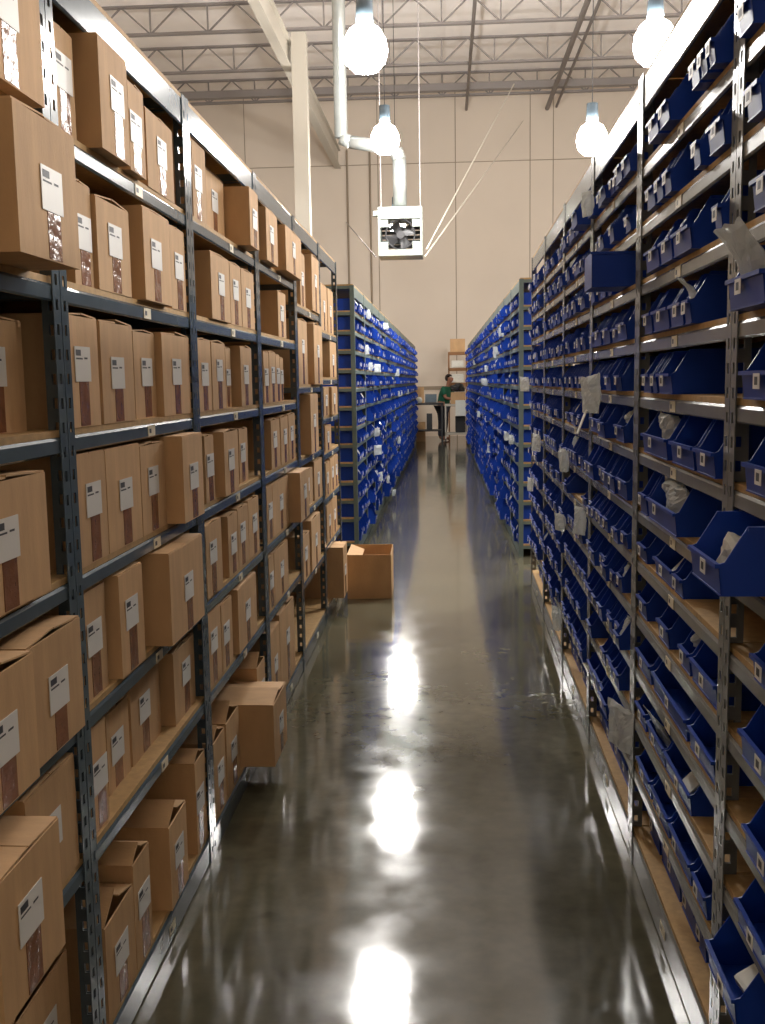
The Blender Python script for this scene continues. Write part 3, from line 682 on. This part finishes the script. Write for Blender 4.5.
def bag(px, py, mode, label, size=1.0):
    global bag_n; bag_n += 1
    c_ = [b_ for b_ in bins[:N_IND] if id(b_) not in used_bins]; b_ = nearest_bin(px, py, c_); used_bins.add(id(b_))
    o = link('plastic_bag', BAGS[bag_n % 6]); bag_pose(o, b_, mode, size)
    return tag(o, label, 'bag', 'plastic bags in the bins')
bag(748, 275, 'tall', 'big clear plastic bag bulging out of a wide blue bin', 1.15)
bag(690, 285, 'tall', 'clear bag standing up in a bin beside an empty stretch of shelf')
knot = bag(606, 380, 'hang', 'white slack bag with a long tail hanging from its bin', 1.2)
bag(655, 432, 'in', 'clear bag of white parts in a bin at eye level')
bag(662, 510, 'in', 'puffy clear bag of pale parts filling its blue bin')
bag(594, 508, 'hang', 'clear bag drooping over a bin lip below eye level')
bag(545, 432, 'hang', 'shiny clear bag sagging out of a far bin at eye level')
bag(683, 660, 'in', 'clear bag slumped in a bin on a low shelf', 0.9)
bag(668, 712, 'tall', 'glossy clear bag leaning out of a wide low bin')
bag(640, 690, 'hang', 'grey bag flopping over a bin lip by the upright', 1.2)
bag(589, 715, 'hang', 'small silver bag sticking out near the base of the rack', 0.8)
bag(675, 848, 'in', 'crinkled clear bag in one of the lowest bins', 0.9)
bag(628, 440, 'in', 'thin pale bag in a bin beside the upright', 0.8)
bag(568, 450, 'in', 'little white bag poking from a bin in the middle bay', 0.8)
def packet(loc, rz, tilt, w, l, th, label):
    o = MB().box(-w/2, w/2, -l/2, l/2, -th/2, th/2).build('paper_packet', M['paper']); bevel(o.data, min(th, w)*0.35, 2)
    o.location = loc; o.rotation_euler = (tilt[0], tilt[1], rz); return tag(o, label, 'packet', 'white packets in the bins')
q = RIGHT.pos(2.02, ZR[6]+BT+0.001, 0.09)
for i_, (off, sc, lab) in enumerate(((Vector((0.078, 0.035, 0.040)), (0.042, 0.046, 0.055), 'white wrapped parcel in front inside the large jutting bin'), (Vector((0.19, -0.03, 0.046)), (0.05, 0.046, 0.066), 'pale folded parcel behind inside the large jutting bin'))):
    me = crumple(31+i_, 3, 0.3, 0.0); me.materials.clear(); me.materials.append(M['paper'])
    o = link('wrapped_parcel', me, None, q+off, 0.4*i_); o.scale = sc; tag(o, lab, 'parcel', 'white parcels in the jutting bin')
q = RIGHT.pos(2.01, ZR[1]+BT+0.001, 0.04)
packet(q+Vector((0.105, -0.03, 0.062)), 0.15, (0.0, -0.5), 0.15, 0.1, 0.03, 'white paper packet in the big low bin')
for px, py, lab in ((680, 778, 'white sheet of paper leaning in a bin on a low shelf'), (658, 552, 'white card leaning in a bin below the jutting bin')):
    b_ = nearest_bin(px, py, [x_ for x_ in bins[:N_IND] if id(x_) not in used_bins]); used_bins.add(id(b_))
    packet(in_bin(b_, 0.075, 0, 0.062), b_[0].rz, (0.0, -0.8), 0.14, min(0.09, b_[3]-0.03), 0.006, lab)
# long tail of the slack bag
bpy.context.view_layer.update()
vs = [knot.matrix_world @ v.co for v in knot.data.vertices]; A = min(vs, key=lambda v: v.z).copy(); A.z += 0.012
B = A+Vector((-0.035, -0.02, -0.085)); sd = Vector((0.0, 0.022, 0))
tl = [A+sd, A-sd, B-sd, B+sd]
tag(MB().prism(tl, [v+Vector((-0.003, 0, 0.001)) for v in tl]).build('bag_strip', M['paper']), 'long white strip trailing from the slack white bag', 'strip')
# scattered small bags in the far racks
rg = random.Random(3)
def scatter(pool, n, text, group):
    for b_ in rg.sample(pool, n):
        o = link('plastic_bag', rg.choice(SB)); bag_pose(o, b_, 'hang' if rg.random() < 0.35 else 'in', rg.uniform(0.75, 1.0), rg)
        tag(o, text(b_), 'bag', group)
sh_of = lambda b_: SH(min(range(13), key=lambda i_: abs(ZR[i_]+BT-b_[2])))
for row, y0, side_ in ((RLEFT, 9.52, 'carton-side far rack'), (RRIGHT, 9.28, 'bin-side far rack')):
    pool = [b_ for b_ in bins if b_[0] is row and rg.random() < math.exp(-((b_[1]-y0)/6.0)**2)]
    scatter(pool, 45, lambda b_: f'small clear bag, {sh_of(b_)}, {ORD[int((b_[1]-y0)/RP)+1]} bay of the {side_}', 'small bags in the far bin racks')
bay_of = lambda b_: max(i_ for i_ in range(6) if RB[i_] <= b_[1])
scatter([b_ for b_ in bins if b_[0] is RIGHT and b_[1] > RB[2] and not b_[9] and id(b_) not in used_bins], 24,
        lambda b_: f'small crumpled clear bag on the {sh_of(b_)}, {ORD[6-bay_of(b_)]} bin bay before the gap', 'small bags in the near bin rack')

# ------------------------------------------------------------------ packing area at the far end
PY = 27.0
t = thing('work_table', 'black topped work table at the end of the aisle', 'table', (-0.45, PY, 0))
MB().box(-0.42, 0.42, -0.35, 0.35, 0.98, 1.03).build('tabletop', M['black'], t)
MB().box(-0.40, 0.40, -0.33, 0.33, 0.30, 0.33).build('lower_shelf', M['black'], t)
for x in (-0.38, 0.38):
    for y in (-0.31, 0.31): MB().box(x-0.025, x+0.025, y-0.025, y+0.025, 0, 0.98).build('leg', M['dark'], t)
MB().box(-0.02, 0.12, -0.2, 0.2, 0.34, 0.75).build('storage_tower', M['dark'], t)
t = thing('laptop_screen', 'small tilted screen on the black work table', 'screen', (-0.36, PY, 1.032))
MB().box(-0.15, 0.15, -0.12, 0.1, 0, 0.015).build('base', M['dark'], t)
MB().prism([(-0.15, 0.08, 0.015), (0.15, 0.08, 0.015), (0.15, 0.2, 0.22), (-0.15, 0.2, 0.22)], [(-0.15, 0.09, 0.012), (0.15, 0.09, 0.012), (0.15, 0.21, 0.217), (-0.15, 0.21, 0.217)]).build('panel', M['steel'], t)
tag(smooth(MB().lathe([(0.001, 0), (0.06, 0.0), (0.085, 0.05), (0.08, 0.11), (0.05, 0.15), (0.001, 0.16)], 14).build('tape_roll', M['paper'], None, (-0.66, PY-0.2, 1.031))), 'round white roll on the black work table', 'roll')
for z, h, x, lab in ((0.0, 0.5, -0.62, 'brown carton on the floor under the work table'), (1.031, 0.4, -0.64, 'brown carton standing on the black work table')):
    carton('cardboard_carton', lab, (x+0.1, PY+(0.55 if z == 0 else 0.15), z), math.pi, 0.28, 0.3, h, (3, 4), False, True)
t = thing('utility_cart', 'pale grey two-shelf utility cart near the green-shirted person', 'cart', (0.30, PY-0.33, 0))
for z in (0.22, 0.95): MB().box(-0.30, 0.30, -0.25, 0.25, z, z+0.05).build('shelf', M['white'], t)
for x in (-0.28, 0.28):
    for y in (-0.23, 0.23):
        MB().box(x-0.02, x+0.02, y-0.02, y+0.02, 0.12, 0.95).build('leg', M['white'], t)
        MB().tube((x-0.015, y, 0.06), (x+0.015, y, 0.06), 0.06, 12).build('caster', M['black'], t)
tag(MB().box(-0.13, 0.13, -0.01, 0.0, 0, 0.4).box(-0.13, 0.13, 0, 0.2, 0.0, 0.01).build('paper_pad', M['paper'], None, (0.40, PY-0.64, 0.70)), 'white paper pad hanging on the utility cart', 'paper')
tag(bevel(MB().box(-0.13, 0.13, -0.15, 0.15, 0, 0.42).mesh('waste_bin', M['black']), 0.02) and link('waste_bin', bpy.data.meshes['waste_bin'], None, (0.40, PY-0.3, 0.271)), 'black tub on the lower shelf of the cart', 'tub')
carton('cardboard_carton', 'brown carton standing on top of the pale utility cart', (0.50, PY-0.33, 1.002), math.pi, 0.34, 0.34, 0.29, (1, 1), False, True)
bb = crumple(41, 3, 0.3, 0.0); bb.materials.clear(); bb.materials.append(M['black'])
o = link('black_sack', bb, None, (0.33, PY-0.33, 1.385)); o.scale = (0.17, 0.14, 0.13); tag(o, 'slumped black sack on the carton on the cart', 'sack')
# carton rack at the end wall
t = thing('storage_rack', 'narrow brown storage rack with boxes beside the far end of the bin rack', 'rack', (0.34, PY+1.3, 0))
for x in (-0.22, 0.26):
    for y in (-0.2, 0.2): MB().box(x-0.02, x+0.02, y-0.02, y+0.02, 0, 2.3).build('post', M['card_in'], t)
for z in (0.9, 1.45, 1.85, 2.28): MB().box(-0.24, 0.28, -0.22, 0.22, z, z+0.08).build('shelf', M['card_in'], t)
q = t.location
carton('cardboard_carton', 'reddish brown carton on top of the narrow storage rack', (q.x+0.22, q.y, 2.362), math.pi, 0.36, 0.40, 0.34, (2, -4), False, False)
carton('cardboard_carton', 'brown carton low on the narrow storage rack', (q.x+0.22, q.y, 0.982), math.pi, 0.36, 0.40, 0.28, (2, 3), False, False)
for z, h, lab in ((1.531, 0.24, 'white stack of packing paper on the storage rack'), (1.931, 0.2, 'white packing bundle high on the storage rack')):
    tag(link('paper_stack', bevel(MB().box(-0.15, 0.18, -0.18, 0.15, 0, h).mesh('paper_stack', M['paper']), 0.02), None, (q.x, q.y, z)), lab, 'paper')

# ------------------------------------------------------------------ person in a green shirt
def skin(name, verts, edges, mtl, parent=None, sub=2):
    me = bpy.data.meshes.new(name); me.from_pydata([v[:3] for v in verts], edges, []); me.materials.append(mtl)
    o = link(name, me, parent); o.modifiers.new('skin', 'SKIN'); 
    for i, v in enumerate(verts): me.skin_vertices[0].data[i].radius = (v[3], v[4] if len(v) > 4 else v[3])
    me.skin_vertices[0].data[0].use_root = True
    s = o.modifiers.new('sub', 'SUBSURF'); s.levels = sub; s.render_levels = sub
    o.modifiers['skin'].use_smooth_shade = True; return o
t = thing('person', 'person in a green shirt bending over the packing table', 'person', (-0.06, PY+0.75, 0), -0.5)
# facing +x (towards the storage rack), leaning forward
body = [(0, 0, 0.93, .13, .15), (0.05, 0, 1.12, .13, .15), (0.12, 0, 1.32, .14, .17), (0.16, 0, 1.45, .06), (0.20, 0, 1.53, .055), (0.22, 0, 1.60, .098, .085), (0.225, 0, 1.70, .098, .085),
        (0.13, 0.19, 1.39, .06), (0.22, 0.24, 1.14, .045), (0.44, 0.16, 1.10, .036), (0.52, 0.14, 1.10, .03, .04),
        (0.13, -0.19, 1.39, .06), (0.22, -0.24, 1.14, .045), (0.44, -0.16, 1.10, .036), (0.52, -0.14, 1.10, .03, .04),
        (0, 0.10, 0.86, .10), (0.02, 0.11, 0.48, .065), (-0.02, 0.11, 0.09, .045), (0.14, 0.12, 0.035, .033, .045),
        (0, -0.10, 0.86, .10), (0.02, -0.11, 0.48, .065), (-0.02, -0.11, 0.09, .045), (0.14, -0.12, 0.035, .033, .045), (0.325, 0, 1.615, .02)]
ed = [(0, 1), (1, 2), (2, 3), (3, 4), (4, 5), (5, 6), (2, 7), (7, 8), (8, 9), (9, 10), (2, 11), (11, 12), (12, 13), (13, 14), (0, 15), (15, 16), (16, 17), (17, 18), (0, 19), (19, 20), (20, 21), (21, 22), (5, 23)]
nb = len(body)
for s, hi in ((1, 10), (-1, 14)):                        # five fingers each
    for k in range(5):
        dy = s*(-0.035+0.018*k); L = (0.06, 0.085, 0.09, 0.085, 0.065)[k]
        body.append((0.52+L, s*0.14+dy*1.1, 1.085 if k else 1.10, .009)); ed.append((hi, nb)); nb += 1
skin('body', body, ed, M['skin'], t)
shirt = [(-0.02, 0, 0.82, .16, .18), (0.05, 0, 1.12, .155, .175), (0.12, 0, 1.32, .16, .19), (0.155, 0, 1.43, .085), (0.13, 0.20, 1.38, .078), (0.19, 0.235, 1.2, .07), (0.13, -0.20, 1.38, .078), (0.19, -0.235, 1.2, .07)]
skin('shirt', shirt, [(0, 1), (1, 2), (2, 3), (2, 4), (4, 5), (2, 6), (6, 7)], M['green'], t)
tr = [(0, 0, 0.93, .15, .165), (0, 0.10, 0.84, .115), (0.02, 0.11, 0.48, .085), (-0.02, 0.11, 0.10, .07), (0, -0.10, 0.84, .115), (0.02, -0.11, 0.48, .085), (-0.02, -0.11, 0.10, .07)]
skin('trousers', tr, [(0, 1), (1, 2), (2, 3), (0, 4), (4, 5), (5, 6)], M['jean'], t)
bm = bmesh.new(); bmesh.ops.create_icosphere(bm, subdivisions=3, radius=1.0)
bmesh.ops.delete(bm, geom=[v for v in bm.verts if v.co.x > 0.15 and v.co.z < 0.45 or v.co.z < -0.75], context='VERTS')
for v in bm.verts: v.co = Vector((0.195+v.co.x*0.105, v.co.y*0.092, 1.665+v.co.z*0.112))
bmesh.ops.solidify(bm, geom=bm.faces[:], thickness=0.02)
me = bpy.data.meshes.new('hair'); bm.to_mesh(me); bm.free(); me.materials.append(M['hair']); smooth(link('hair', me, t))
